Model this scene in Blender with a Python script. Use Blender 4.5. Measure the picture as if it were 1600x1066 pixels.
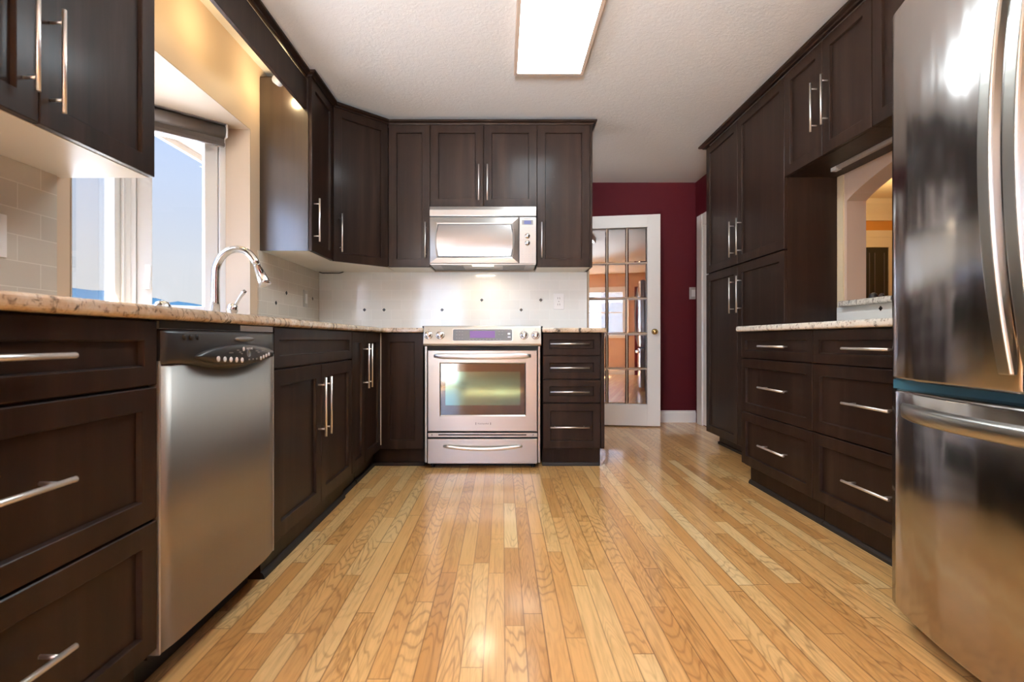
import bpy, bmesh, math, random
from mathutils import Vector, Matrix
R = math.radians
S = bpy.context.scene
COL = S.collection
for o in list(bpy.data.objects):
    bpy.data.objects.remove(o)

# ------------------------------------------------------------------ camera
cd = bpy.data.cameras.new('camera')
cam = bpy.data.objects.new('camera', cd)
COL.objects.link(cam)
cam.location = (0, 0, .84)
cam.rotation_euler = (R(90), 0, 0)
cd.sensor_width = 36
cd.lens = 18.135
cd.shift_x = 15 / 1600
cd.shift_y = -2 / 1600
cd.clip_start = .02
cd.clip_end = 2000
cd.dof.use_dof = True
cd.dof.focus_distance = 3.3
cd.dof.aperture_fstop = 5.0
S.camera = cam

# ------------------------------------------------------------------ view, world, big lights
S.view_settings.view_transform = 'Standard'
S.view_settings.look = 'None'
S.view_settings.gamma = 1
S.view_settings.exposure = 0.70
S.view_settings.use_curve_mapping = False
S.cycles.use_denoising = True
S.cycles.max_bounces = 10
S.cycles.diffuse_bounces = 5
S.cycles.glossy_bounces = 5
S.cycles.transparent_max_bounces = 16
S.cycles.caustics_reflective = False
S.cycles.caustics_refractive = False
S.cycles.sample_clamp_indirect = 4.0

W = bpy.data.worlds.new('world')
S.world = W
W.use_nodes = True
nt = W.node_tree
nt.nodes.clear()
wo = nt.nodes.new('ShaderNodeOutputWorld')
bg = nt.nodes.new('ShaderNodeBackground')
tc = nt.nodes.new('ShaderNodeTexCoord')
sx = nt.nodes.new('ShaderNodeSeparateXYZ')
rp = nt.nodes.new('ShaderNodeValToRGB')
nt.links.new(tc.outputs['Generated'], sx.inputs[0])
nt.links.new(sx.outputs['Z'], rp.inputs[0])
mr = nt.nodes.new('ShaderNodeMapRange')       # the sunward half of the sky, behind the camera, is brighter
mr.interpolation_type = 'SMOOTHSTEP'
mr.inputs['From Min'].default_value = .05
mr.inputs['From Max'].default_value = -.75
mr.inputs['To Min'].default_value = 0.0
mr.inputs['To Max'].default_value = 1.0
nt.links.new(sx.outputs['Y'], mr.inputs['Value'])
vm = nt.nodes.new('ShaderNodeVectorMath')
vm.operation = 'MULTIPLY'
tint = nt.nodes.new('ShaderNodeMix')
tint.data_type = 'RGBA'
tint.inputs[6].default_value = (1, 1, 1, 1)
tint.inputs[7].default_value = (8.0, 9.3, 11.8, 1)
nt.links.new(mr.outputs[0], tint.inputs[0])
nt.links.new(rp.outputs[0], vm.inputs[0])
nt.links.new(tint.outputs[2], vm.inputs[1])
nt.links.new(vm.outputs[0], bg.inputs[0])
nt.links.new(bg.outputs[0], wo.inputs[0])
cr = rp.color_ramp
cr.elements[0].position = 0.0
cr.elements[0].color = (.49, .49, .49, 1)
cr.elements[1].position = .9
cr.elements[1].color = (2.0, 2.6, 4.0, 1)
e = cr.elements.new(.12)
e.color = (.47, .49, .53, 1)
e = cr.elements.new(.40)
e.color = (.31, .43, .68, 1)
e = cr.elements.new(.52)
e.color = (3.0, 3.3, 3.8, 1)
e = cr.elements.new(.75)
e.color = (3.0, 3.4, 4.2, 1)
bg.inputs[1].default_value = 1.0

CEILING_LIGHT = 14.0      # emission of the fluorescent diffuser
NOOK_FILL = 95.0  # emission of the added fill fixture behind the camera


def lamp(name, kind, loc, energy, color=(1, 1, 1), size=.1, rot=(0, 0, 0), sy=None, spot=None):
    l = bpy.data.lights.new(name, kind)
    l.energy = energy
    l.color = color
    if kind == 'AREA':
        l.shape = 'RECTANGLE'
        l.size = size
        l.size_y = sy or size
    else:
        if kind == 'SUN':
            l.angle = size
        else:
            l.shadow_soft_size = size
    if spot:
        l.spot_size = R(spot)
        l.spot_blend = .6
    o = bpy.data.objects.new(name, l)
    COL.objects.link(o)
    o.location = loc
    o.rotation_euler = rot
    return o


sun = lamp('sun', 'SUN', (0, 0, 20), 145, (1, .96, .9), R(.6), Vector((.12, -.62, .78)).to_track_quat('Z', 'Y').to_euler())

ceiling_fill = lamp('ceiling_fill', 'SPOT', (-.2, -1.3, 1.1), 560, (.76, .89, 1.0), .3, (Vector((-.2, -1.3, 1.1)) - Vector((.05, 1.55, 2.44))).to_track_quat('Z', 'Y').to_euler(), spot=54)  # unseen spot added as fill, bounced off the ceiling, no fixture
ceiling_fill.data.spot_blend = 1.0

# ------------------------------------------------------------------ materials
MATS = {}


class NT:
    def __init__(s, name):
        s.m = bpy.data.materials.new(name)
        s.m.use_nodes = True
        s.t = s.m.node_tree
        s.t.nodes.clear()
        s.out = s.t.nodes.new('ShaderNodeOutputMaterial')
        MATS[name] = s.m

    def n(s, typ, ins=None, **kw):
        nd = s.t.nodes.new('ShaderNode' + typ)
        for k, v in kw.items():
            setattr(nd, k, v)
        for k, v in (ins or {}).items():
            s.set(nd.inputs[k], v)
        return nd

    def set(s, sock, v):
        if isinstance(v, bpy.types.NodeSocket):
            s.t.links.new(v, sock)
        elif isinstance(v, bpy.types.Node):
            s.t.links.new(v.outputs[0], sock)
        else:
            if sock.type == 'RGBA' and len(v) == 3:
                v = (*v, 1)
            sock.default_value = v

    def math(s, op, a, b=None, c=None, clamp=False):
        nd = s.n('Math', operation=op, use_clamp=clamp)
        s.set(nd.inputs[0], a)
        if b is not None:
            s.set(nd.inputs[1], b)
        if c is not None:
            s.set(nd.inputs[2], c)
        return nd.outputs[0]

    def mix(s, f, a, b, blend='MIX'):
        nd = s.n('Mix', data_type='RGBA', blend_type=blend)
        s.set(nd.inputs[0], f)
        s.set(nd.inputs[6], a)
        s.set(nd.inputs[7], b)
        return nd.outputs[2]

    def ramp(s, f, stops):
        nd = s.n('ValToRGB')
        el = nd.color_ramp.elements
        while len(el) > 1:
            el.remove(el[-1])
        el[0].position = stops[0][0]
        el[0].color = (*stops[0][1], 1)
        for p, c in stops[1:]:
            q = el.new(p)
            q.color = (*c, 1)
        s.set(nd.inputs[0], f)
        return nd.outputs[0]

    def coords(s, scale=(1, 1, 1), which='Object'):
        t = s.n('TexCoord')
        mp = s.n('Mapping')
        mp.inputs['Scale'].default_value = scale
        s.t.links.new(t.outputs[which], mp.inputs[0])
        return mp.outputs[0]

    def noise(s, vec, scale=5, detail=4, rough=.5, dist=0):
        nd = s.n('TexNoise', {'Scale': scale, 'Detail': detail, 'Roughness': rough, 'Distortion': dist})
        s.set(nd.inputs['Vector'], vec)
        return nd.outputs['Fac']

    def bump(s, h, strength=.2, dist=.01):
        nd = s.n('Bump', {'Strength': strength, 'Distance': dist, 'Height': h})
        return nd.outputs[0]

    def pbr(s, color, rough=.5, metal=0, normal=None, **kw):
        p = s.n('BsdfPrincipled')
        s.set(p.inputs['Base Color'], color)
        s.set(p.inputs['Roughness'], rough)
        s.set(p.inputs['Metallic'], metal)
        if normal is not None:
            s.set(p.inputs['Normal'], normal)
        for k, v in kw.items():
            s.set(p.inputs[k.replace('_', ' ')], v)
        s.t.links.new(p.outputs[0], s.out.inputs[0])
        return p


def simple(name, color, rough=.5, metal=0, **kw):
    NT(name).pbr(color, rough, metal, **kw)


def emit(name, color, strength):
    m = NT(name)
    e = m.n('Emission', {'Color': color, 'Strength': strength})
    m.t.links.new(e.outputs[0], m.out.inputs[0])


# espresso wood
m = NT('espresso')
g = m.noise(m.coords((16, 16, .9)), 1.0, 6, .6, .4)
b = m.noise(m.coords((2.2, 2.2, .6)), 1.5, 3)
c = m.ramp(g, [(.25, (.007, .0033, .0020)), (.5, (.017, .0088, .0060)), (.75, (.037, .0212, .0152))])
c = m.mix(m.math('MULTIPLY', m.ramp(b, [(.35, (0, 0, 0)), (.65, (1, 1, 1))]), .6), c, (.024, .0125, .0085))
m.pbr(c, .45, 0, Coat_Weight=.16, Coat_Roughness=.18, Coat_IOR=1.45, Specular_IOR_Level=.13)
m = NT('espresso_gloss')
g = m.noise(m.coords((16, 16, .9)), 1.0, 6, .6, .4)
c = m.ramp(g, [(.25, (.012, .0065, .0045)), (.8, (.034, .02, .0145))])
m.pbr(c, .35, 0, Coat_Weight=1.0, Coat_Roughness=.15, Coat_IOR=1.5)
simple('carcass_dark', (.012, .008, .006), .6)
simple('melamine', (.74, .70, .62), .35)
# steels
for nm, col, r0, ax in (('steel', (.45, .445, .41), .28, (.6, 40, 40)), ('steel_vertical', (.345, .325, .30), .44, (40, 40, .6))):
    m = NT(nm)
    g = m.noise(m.coords(ax), 4, 3)
    rr = m.math('MULTIPLY_ADD', g, .05, r0)
    m.pbr(col, rr, 1.0)
m = NT('fridge_steel')
g = m.noise(m.coords((60, 60, .6)), 4, 3)
rr = m.math('MULTIPLY_ADD', g, .04, .15)
wv = m.noise(m.coords((4.5, 4.5, 1.0)), 1.5, 2, .4)
m.pbr((.42, .40, .385), rr, 1.0, m.bump(wv, .35, .03))
simple('chrome', (.66, .65, .63), .16, 1.0)
simple('nickel', (.86, .83, .79), .40, 1.0)
simple('brass', (.55, .38, .15), .25, 1.0)
simple('black_plastic', (.018, .018, .02), .38)
simple('lens_plastic', (.020, .020, .022), .3)
simple('black_gap', (.006, .006, .007), .6)
simple('mark_white', (.75, .76, .8), .5)
simple('mark_grey', (.25, .25, .25), .5)
simple('letter_dark', (.10, .09, .09), .4)
simple('panel_grey', (.17, .18, .19), .2)
simple('white_paint', (.87, .865, .84), .32)
simple('white_vinyl', (.70, .69, .66), .35)
simple('white_plastic', (.80, .80, .80), .35)
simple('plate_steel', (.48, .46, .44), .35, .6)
simple('gasket_reflection', (.03, .11, .17), .35)  # blue reflected light in the door gap, put into the colour
emit('purple_display', (.33, .19, .42), .75)
emit('blue_display', (.28, .30, .55), .7)
emit('hood_lamp', (1.0, .86, .62), 2.2)
emit('tube_diffuser', (.84, .94, 1.0), CEILING_LIGHT)
emit('nook_fill_panel', (.94, .96, 1.0), NOOK_FILL)
emit('puck_glow', (1.0, .8, .5), 4.0)
simple('red_paint', (.072, .004, .009), .6, Specular_IOR_Level=.2)
simple('tan_paint', (.60, .47, .34), .55)
simple('peach_paint', (.42, .33, .24), .55)
simple('beige_paint', (.60, .46, .36), .55)
simple('salmon_paint', (.60, .38, .27), .55)
simple('orange_paint', (.62, .27, .05), .55)
simple('cream_paint', (.72, .60, .40), .5)
simple('warm_ceiling', (.75, .60, .38), .6)
simple('dark_green', (.03, .03, .02), .3)
simple('blind_fabric', (.085, .068, .056), .6)
simple('soffit_tan', (.14, .11, .09), .6)
simple('exterior_white', (.2, .19, .18), .6)
simple('hill_haze', (.0022, .0058, .0105), 1, Specular_IOR_Level=0.0)  # blue distance haze put into the base colour
simple('bounce_ground', (.58, .58, .57), .9)  # pale ground out of view, lightened to bounce sunlight up indoors
simple('patio', (.50, .45, .38), .9)
simple('siding', (.22, .27, .34), .7)
simple('leaf', (.12, .22, .04), .8)
simple('curtain_white', (.7, .68, .68), .7)
simple('black_stone', (.012, .012, .014), .25)
m = NT('ceiling_texture')
h = m.noise(m.coords((1, 1, 1)), 42, 5, .65, .6)
h2 = m.ramp(h, [(.42, (0, 0, 0)), (.6, (1, 1, 1))])
m.pbr((.80, .77, .74), .75, 0, m.bump(h2, .22, .003))

# oak strip floor
m = NT('oak_floor')
geo = m.n('NewGeometry')
sp = m.n('SeparateXYZ')
m.t.links.new(geo.outputs['Position'], sp.inputs[0])
X, Y = sp.outputs[0], sp.outputs[1]
PW, PL = .057, .82
u = m.math('DIVIDE', m.math('ADD', X, 20.0), PW)
iu = m.math('FLOOR', u)
fu = m.math('SUBTRACT', u, iu)
w1 = m.n('TexWhiteNoise', {'W': iu}, noise_dimensions='1D')
lenv = m.math('MULTIPLY_ADD', w1.outputs['Value'], .55, .55)
v = m.math('DIVIDE', m.math('ADD', m.math('MULTIPLY_ADD', w1.outputs['Value'], 37.3, 20.0), Y), lenv)
iv = m.math('FLOOR', v)
fv = m.math('SUBTRACT', v, iv)
cx = m.n('CombineXYZ', {'X': iu, 'Y': iv, 'Z': 0.0})
w2 = m.n('TexWhiteNoise', noise_dimensions='3D')
m.t.links.new(cx.outputs[0], w2.inputs['Vector'])
rv = w2.outputs['Value']
sc = m.n('SeparateColor')
m.t.links.new(w2.outputs['Color'], sc.inputs[0])
ra, rb, rc = sc.outputs[0], sc.outputs[1], sc.outputs[2]
tone = m.ramp(ra, [(0, (.55, .28, .088)), (.2, (.64, .345, .115)), (.45, (.70, .395, .140)), (.7, (.74, .44, .168)), (.9, (.78, .51, .215)), (1, (.82, .60, .30))])
gv = m.n('CombineXYZ', {'X': m.math('MULTIPLY_ADD', X, 46.0, m.math('MULTIPLY', ra, 91.0)),
                        'Y': m.math('MULTIPLY_ADD', Y, 2.0, m.math('MULTIPLY', rb, 57.0)), 'Z': rc})
fine = m.noise(gv.outputs[0], 2.0, 7, .62, .3)
gl = m.n('CombineXYZ', {'X': m.math('MULTIPLY_ADD', X, 15.0, m.math('MULTIPLY', rb, 71.0)),
                        'Y': m.math('MULTIPLY_ADD', Y, 1.7, m.math('MULTIPLY', ra, 43.0)), 'Z': rc})
low = m.noise(gl.outputs[0], 1.0, 2.5, .45, .35)
ringv = m.math('PINGPONG', m.math('MULTIPLY', low, 19.0), .5)
arcf = m.math('ADD', m.math('MULTIPLY', Y, m.math('MULTIPLY_ADD', rc, 9.0, 7.0)), m.math('MULTIPLY', m.math('POWER', m.math('ABSOLUTE', m.math('SUBTRACT', fu, m.math('MULTIPLY_ADD', ra, .4, .3))), 1.6), m.math('MULTIPLY_ADD', rb, 7.0, -3.5)))
arcf = m.math('ADD', arcf, m.math('MULTIPLY', low, 7.0))
arcv = m.math('PINGPONG', arcf, .5)
arc = m.ramp(arcv, [(0, (1, 1, 1)), (.07, (.8, .8, .8)), (.16, (.15, .15, .15)), (.4, (0, 0, 0))])
pm = m.n('CombineXYZ', {'X': m.math('MULTIPLY', iu, 3.17), 'Y': m.math('MULTIPLY', Y, 2.2), 'Z': ra})
patch = m.ramp(m.noise(pm.outputs[0], 1.0, 2, .5), [(.48, (0, 0, 0)), (.58, (1, 1, 1))])
arc = m.math('MULTIPLY', arc, patch)
ring = m.ramp(ringv, [(0, (1, 1, 1)), (.10, (.75, .75, .75)), (.3, (.12, .12, .12)), (.5, (0, 0, 0))])
mask = m.ramp(rb, [(.40, (.06, .06, .06)), (.75, (.5, .5, .5)), (1, (.9, .9, .9))])
strength = m.math('MULTIPLY', ring, mask)
c = m.mix(m.math('MULTIPLY', strength, .8), tone, m.mix(.55, tone, (.22, .09, .025)))
c = m.mix(m.math('MULTIPLY', arc, .62), c, m.mix(.75, c, (.20, .078, .02)))
fr = m.ramp(fine, [(.3, (.70, .66, .60)), (.5, (1, 1, 1)), (.75, (1.10, 1.10, 1.12))])
c = m.mix(.8, c, fr, 'MULTIPLY')
knot = m.ramp(m.noise(gv.outputs[0], .55, 3, .5, .8), [(.70, (0, 0, 0)), (.80, (1, 1, 1))])
c = m.mix(m.math('MULTIPLY', knot, .6), c, (.17, .07, .02))
eu = m.math('MINIMUM', fu, m.math('SUBTRACT', 1.0, fu))
ev = m.math('MULTIPLY', m.math('MINIMUM', fv, m.math('SUBTRACT', 1.0, fv)), m.math('DIVIDE', lenv, PW))
ed = m.math('MINIMUM', eu, ev)
gap = m.ramp(ed, [(0, (1, 1, 1)), (.018, (.8, .8, .8)), (.045, (0, 0, 0))])
gaps = m.math('MULTIPLY', gap, m.math('MULTIPLY_ADD', w1.outputs['Value'], .5, .5))
c = m.mix(gaps, c, (.16, .065, .018))
bh = m.math('SUBTRACT', m.math('MULTIPLY', fine, .12), gap)
m.pbr(c, .30, 0, m.bump(bh, .10, .001), Coat_Weight=.6, Coat_Roughness=.13, Coat_IOR=1.5)

# granite
def granite(name, lo, hi):
    m = NT(name)
    co = m.coords((1, 1, 1))
    a = m.noise(co, 11, 6, .65, .8)
    b = m.noise(m.coords((1, 1.5, 1)), 17, 10, .74, 1.2)
    d = m.noise(co, 70, 4, .65)
    base = m.ramp(a, [(.3, lo), (.52, hi), (.72, (.70, .66, .58))])
    v1 = m.ramp(b, [(.37, (1, 1, 1)), (.425, (.5, .5, .5)), (.45, (0, 0, 0))])
    c = m.mix(m.math('MULTIPLY', v1, .95), base, (.03, .026, .028))
    v2 = m.ramp(d, [(.36, (1, 1, 1)), (.45, (0, 0, 0))])
    c = m.mix(m.math('MULTIPLY', v2, .7), c, (.17, .115, .085))
    m.pbr(c, .22, 0, Coat_Weight=.3, Coat_Roughness=.08)


granite('granite', (.44, .33, .22), (.58, .46, .33))
granite('granite_pale', (.56, .52, .45), (.74, .70, .62))


# tiles
def tile(name, horiz, col, mort):
    m = NT(name)
    geo = m.n('NewGeometry')
    sp = m.n('SeparateXYZ')
    m.t.links.new(geo.outputs['Position'], sp.inputs[0])
    cv = m.n('CombineXYZ', {'X': m.math('ADD', sp.outputs[horiz], 10.0), 'Y': m.math('SUBTRACT', sp.outputs[2], .918), 'Z': 0.0})
    br = m.n('TexBrick', {'Color1': col, 'Color2': tuple(x * .93 for x in col), 'Mortar': mort, 'Scale': 1.0, 'Mortar Size': .0016,
                          'Mortar Smooth': .3, 'Bias': 0.0, 'Brick Width': .1524, 'Row Height': .0762})
    m.t.links.new(cv.outputs[0], br.inputs['Vector'])
    wob = m.noise(m.coords((1, 1, 1)), 9, 2)
    hgt = m.math('ADD', m.math('MULTIPLY', br.outputs['Fac'], -1.0), m.math('MULTIPLY', wob, .7))
    m.pbr(br.outputs['Color'], .10, 0, m.bump(hgt, .25, .0015), Specular_IOR_Level=.7)


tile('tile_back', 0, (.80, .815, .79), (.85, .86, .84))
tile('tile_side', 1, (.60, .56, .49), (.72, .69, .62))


def glass(name, tint, refl, fres=True):
    m = NT(name)
    tr = m.n('BsdfTransparent', {'Color': tint})
    gl = m.n('BsdfGlossy', {'Color': (1, 1, 1), 'Roughness': .01})
    mx = m.n('MixShader')
    if fres:
        lw = m.n('LayerWeight', {'Blend': .25})
        f = m.math('MULTIPLY_ADD', lw.outputs['Fresnel'], .25, refl)
        m.set(mx.inputs[0], f)
    else:
        mx.inputs[0].default_value = refl
    m.t.links.new(tr.outputs[0], mx.inputs[1])
    m.t.links.new(gl.outputs[0], mx.inputs[2])
    m.t.links.new(mx.outputs[0], m.out.inputs[0])


glass('window_glass', (.985, .99, .99), .005)
glass('door_glass', (.78, .74, .74), .40, False)
m = NT('oven_glass')
m.pbr((.03, .02, .018), .06, 0, Specular_IOR_Level=.8)
m = NT('oven_tint')
m.pbr((.10, .16, .15), .08, .85, Thin_Film_Thickness=390.0, Thin_Film_IOR=1.6)  # teal reflections put into the tint of the inner window
m = NT('micro_steel')
g = m.noise(m.coords((.6, 40, 40)), 4, 3)
m.pbr((.33, .315, .295), m.math('MULTIPLY_ADD', g, .05, .26), 1.0)
m = NT('micro_glass')
m.pbr((.25, .245, .24), .22, 1.0)


# ------------------------------------------------------------------ mesh building
class MB:
    def __init__(s):
        s.v = []
        s.f = []
        s.smooth = []

    def add(s, vs, fs, smooth=False):
        o = len(s.v)
        s.v += [tuple(p) for p in vs]
        for f in fs:
            s.f.append(tuple(o + i for i in f))
            s.smooth.append(smooth)
        return s

    def box(s, x0, x1, y0, y1, z0, z1):
        vs = [(x, y, z) for z in (z0, z1) for y in (y0, y1) for x in (x0, x1)]
        return s.add(vs, [(0, 2, 3, 1), (4, 5, 7, 6), (0, 1, 5, 4), (2, 6, 7, 3), (0, 4, 6, 2), (1, 3, 7, 5)])

    def prism(s, pts, z0, z1):
        """polygon in xy extruded in z"""
        n = len(pts)
        vs = [(x, y, z0) for x, y in pts] + [(x, y, z1) for x, y in pts]
        fs = [tuple(range(n - 1, -1, -1)), tuple(range(n, 2 * n))]
        fs += [(i, (i + 1) % n, n + (i + 1) % n, n + i) for i in range(n)]
        return s.add(vs, fs)

    def xprism(s, pts, x0, x1):
        """polygon in yz extruded along x"""
        n = len(pts)
        vs = [(x0, y, z) for y, z in pts] + [(x1, y, z) for y, z in pts]
        fs = [tuple(range(n - 1, -1, -1)), tuple(range(n, 2 * n))]
        fs += [(i, (i + 1) % n, n + (i + 1) % n, n + i) for i in range(n)]
        return s.add(vs, fs)

    def rings(s, rings, cap0=True, cap1=True, smooth=False, closed=True):
        n = len(rings[0])
        vs = [p for r in rings for p in r]
        fs = []
        for k in range(len(rings) - 1):
            for i in range(n if closed else n - 1):
                j = (i + 1) % n
                fs.append((k * n + i, k * n + j, (k + 1) * n + j, (k + 1) * n + i))
        s.add(vs, fs, smooth)
        o = len(s.v) - len(vs)
        if cap0:
            s.f.append(tuple(o + i for i in range(n - 1, -1, -1)))
            s.smooth.append(False)
        if cap1:
            s.f.append(tuple(o + (len(rings) - 1) * n + i for i in range(n)))
            s.smooth.append(False)
        return s

    def tube(s, path, rad, seg=14):
        """round tube along a 3D path; rad a number or a list"""
        path = [Vector(p) for p in path]
        rads = rad if isinstance(rad, (list, tuple)) else [rad] * len(path)
        rs = []
        up = None
        for i, p in enumerate(path):
            a = path[max(i - 1, 0)]
            b = path[min(i + 1, len(path) - 1)]
            t = (b - a).normalized()
            if up is None:
                up = Vector((0, 0, 1)) if abs(t.z) < .9 else Vector((1, 0, 0))
            sd = t.cross(up).normalized()
            up = sd.cross(t).normalized()
            rs.append([tuple(p + (sd * math.cos(2 * math.pi * k / seg) + up * math.sin(2 * math.pi * k / seg)) * rads[i]) for k in range(seg)])
        return s.rings(rs, smooth=True)

    def cyl(s, a, b, r, seg=16):
        return s.tube([a, b], r, seg)

    def lathe(s, prof, origin=(0, 0, 0), axis='z', seg=24):
        """prof: (radius, along)"""
        rs = []
        ox, oy, oz = origin
        for r, h in prof:
            ring = []
            for k in range(seg):
                a = 2 * math.pi * k / seg
                p, q = max(r, 1e-5) * math.cos(a), max(r, 1e-5) * math.sin(a)
                ring.append({'z': (ox + p, oy + q, oz + h), 'y': (ox + p, oy - h, oz + q), 'x': (ox + h, oy + p, oz + q)}[axis])
            rs.append(ring)
        return s.rings(rs, smooth=True)

    def xf(s, M):
        s.v = [tuple(M @ Vector(p)) for p in s.v]
        return s

    def build(s, name, mat, parent=None, bevel=0, seg=2, loc=None, rot=None):
        me = bpy.data.meshes.new(name)
        me.from_pydata(s.v, [], s.f)
        me.materials.append(MATS[mat])
        for p, sm in zip(me.polygons, s.smooth):
            p.use_smooth = sm
        bm = bmesh.new()
        bm.from_mesh(me)
        bmesh.ops.recalc_face_normals(bm, faces=bm.faces)
        bm.to_mesh(me)
        bm.free()
        o = bpy.data.objects.new(name, me)
        COL.objects.link(o)
        if parent:
            o.parent = parent
        if loc:
            o.location = loc
        if rot is not None:
            o.rotation_euler = rot if isinstance(rot, tuple) else (0, 0, rot)
        if bevel:
            b = o.modifiers.new('bevel', 'BEVEL')
            b.width = bevel
            b.segments = seg
            b.limit_method = 'ANGLE'
            b.angle_limit = R(35)
        return o


def box(*a):
    return MB().box(*a)


def tag(o, label=None, cat=None, group=None, kind=None):
    if label:
        o['label'] = label
    if cat:
        o['category'] = cat
    if group:
        o['group'] = group
    if kind:
        o['kind'] = kind
    return o


def thing(name, loc, label, cat, rot=0, group=None):
    o = bpy.data.objects.new(name, None)
    COL.objects.link(o)
    o.empty_display_size = .1
    o.location = loc
    o.rotation_euler = (0, 0, rot)
    return tag(o, label, cat, group)


def root(name, loc=(0, 0, 0), rot=0):
    o = bpy.data.objects.new(name, None)
    COL.objects.link(o)
    o.location = loc
    o.rotation_euler = (0, 0, rot)
    return tag(o, kind='structure')


def struct(name, mb, mat, bevel=0):
    return tag(mb.build(name, mat, bevel=bevel), kind='structure')


def text_mesh(name, body, size, mat, parent, M, depth=.0004):
    cu = bpy.data.curves.new(name, 'FONT')
    cu.body = body
    cu.size = size
    cu.extrude = depth
    cu.align_x = 'CENTER'
    cu.align_y = 'CENTER'
    to = bpy.data.objects.new(name + '_source', cu)
    COL.objects.link(to)
    dg = bpy.context.evaluated_depsgraph_get()
    me = bpy.data.meshes.new_from_object(to.evaluated_get(dg))
    bpy.data.objects.remove(to)
    me.transform(M)
    me.materials.clear()
    me.materials.append(MATS[mat])
    me.name = name
    o = bpy.data.objects.new(name, me)
    COL.objects.link(o)
    o.parent = parent
    return o


# ------------------------------------------------------------------ cabinet kit (local: x along the front, y into the cabinet, z up)
def shaker(x0, x1, z0, z1, stile=.058, t=.020):
    g = .0015
    x0, x1, z0, z1 = x0 + g, x1 - g, z0 + g, z1 - g
    st = min(stile, (z1 - z0) * .30, (x1 - x0) * .28)

    def ring(i, y):
        return [(x0 + i, y, z0 + i), (x1 - i, y, z0 + i), (x1 - i, y, z1 - i), (x0 + i, y, z1 - i)]
    mb = MB()
    mb.rings([ring(0, t), ring(0, .002), ring(.002, 0), ring(st - .0015, 0), ring(st, .0015), ring(st + .0025, .012)], smooth=False)
    return mb


def bar_handle(cx, cz, vertical, length=.256, y=0, r=.0053, off=.034, span=None):
    mb = MB()
    h = length / 2
    k = span or length * .375
    if vertical:
        mb.cyl((cx, y - off, cz - h), (cx, y - off, cz + h), r)
        for q in (-k, k):
            mb.cyl((cx, y + .002, cz + q), (cx, y - off, cz + q), r * .72, 10)
    else:
        mb.cyl((cx - h, y - off, cz), (cx + h, y - off, cz), r)
        for q in (-k, k):
            mb.cyl((cx + q, y + .002, cz), (cx + q, y - off, cz), r * .72, 10)
    return mb


def front(parent, kind, x0, x1, z0, z1, handle=None, name=None, loc=None, rot=None):
    """kind: door/drawer/false; handle: (x, z, vertical)"""
    nm = name or {'door': 'door', 'drawer': 'drawer', 'false': 'false_front'}[kind]
    o = shaker(x0, x1, z0, z1, .05 if kind != 'door' else .058).build(nm, 'espresso', parent, loc=loc, rot=rot)
    if handle:
        bar_handle(*handle).build('handle', 'nickel', o)
    return o


def base_cab(name, label, loc, rot, w, d, fronts, top=.885, toe=.055, toe_h=.112, shoe=True, left_end=False, right_end=False):
    t = thing(name, loc, label, 'cabinet', rot, 'dark kitchen base cabinets')
    b = MB().box(0.001, w - .001, .0205, d, toe_h, top)
    b.build('body', 'espresso', t)
    k = MB().box(0.001, w - .001, toe, d, 0, toe_h)
    k.build('toe_kick', 'espresso', t)
    if shoe:
        MB().xprism([(toe, 0), (toe - .014, 0), (toe - .013, .012), (toe - .006, .022), (toe, .024)], 0.001, w - .001).build('shoe_moulding', 'carcass_dark', t)
    for f in fronts:
        front(t, *f)
    return t


def wall_cab(name, label, loc, rot, w, d, z0, z1, fronts, under='melamine', inset=.0205):
    t = thing(name, loc, label, 'cabinet', rot, 'dark wall cabinets')
    MB().box(0.0005, w - .0005, inset, d, z0 + .012, z1).build('body', 'espresso', t)
    MB().box(0.0005, w - .0005, inset, d, z0, z0 + .012).build('underside', under, t)
    for f in fronts:
        front(t, *f)
    return t


# ------------------------------------------------------------------ large structure
XL, XR, YB, CE = -1.425, 1.965, 3.99, 2.44
WT = .131
struct('floor', MB().box(XL - WT, 5.8, -.60, 6.75, -.12, 0).box(-2.35, 5.8, -2.75, -.60, -.12, 0), 'oak_floor')
struct('ceiling', MB().box(XL - WT, XR + .11, -.60, 5.4, CE, CE + .1).box(-2.35, XR + .11, -2.75, -.60, CE, CE + .1), 'ceiling_texture')
wl = MB()
wl.box(XL - WT, XL, -.60, 1.70, 0, CE)
wl.box(XL - WT, XL, 2.918, 5.25, 0, CE)
wl.box(XL - WT, XL, 1.70, 2.918, 2.031, CE)
wl.box(XL - WT, XL, 1.70, 2.918, 0, .886)
struct('wall_left', wl, 'tan_paint')
struct('wall_back', box(XL, .655, YB + .002, 4.10, 0, CE), 'peach_paint')
struct('wall_hall', box(XL - WT, XR + .11, 5.25, 5.36, 0, CE), 'red_paint')
struct('wall_hall_side', box(XR, XR + .11, 4.19, 5.25, 0, CE), 'red_paint')
# right wall with an arched pass-through (profile in y,z extruded along x)
wr = MB()
y0, y1, zs, ze = 1.35, 2.943, 1.06, 1.632


def arch(y):
    tt = (y1 - y) / (y1 - y0)
    return ze + .155 * math.sin(math.pi * min(max(tt, 0), 1)) ** .8


wr.box(XR, XR + .11, .45, y0, 0, CE)
wr.box(XR, XR + .11, y1, 4.19, 0, CE)
wr.box(XR, XR + .11, y0, y1, 0, zs - .035)
NA = 28
for i in range(NA):
    a, b_ = y0 + (y1 - y0) * i / NA, y0 + (y1 - y0) * (i + 1) / NA
    za, zb = arch(a), arch(b_)
    vs = [(x, *p) for x in (XR, XR + .11) for p in ((a, za), (b_, zb), (b_, CE), (a, CE))]
    wr.add(vs, [(0, 1, 2, 3), (7, 6, 5, 4), (0, 4, 5, 1), (3, 2, 6, 7)])
struct('wall_right', wr, 'beige_paint')
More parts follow.
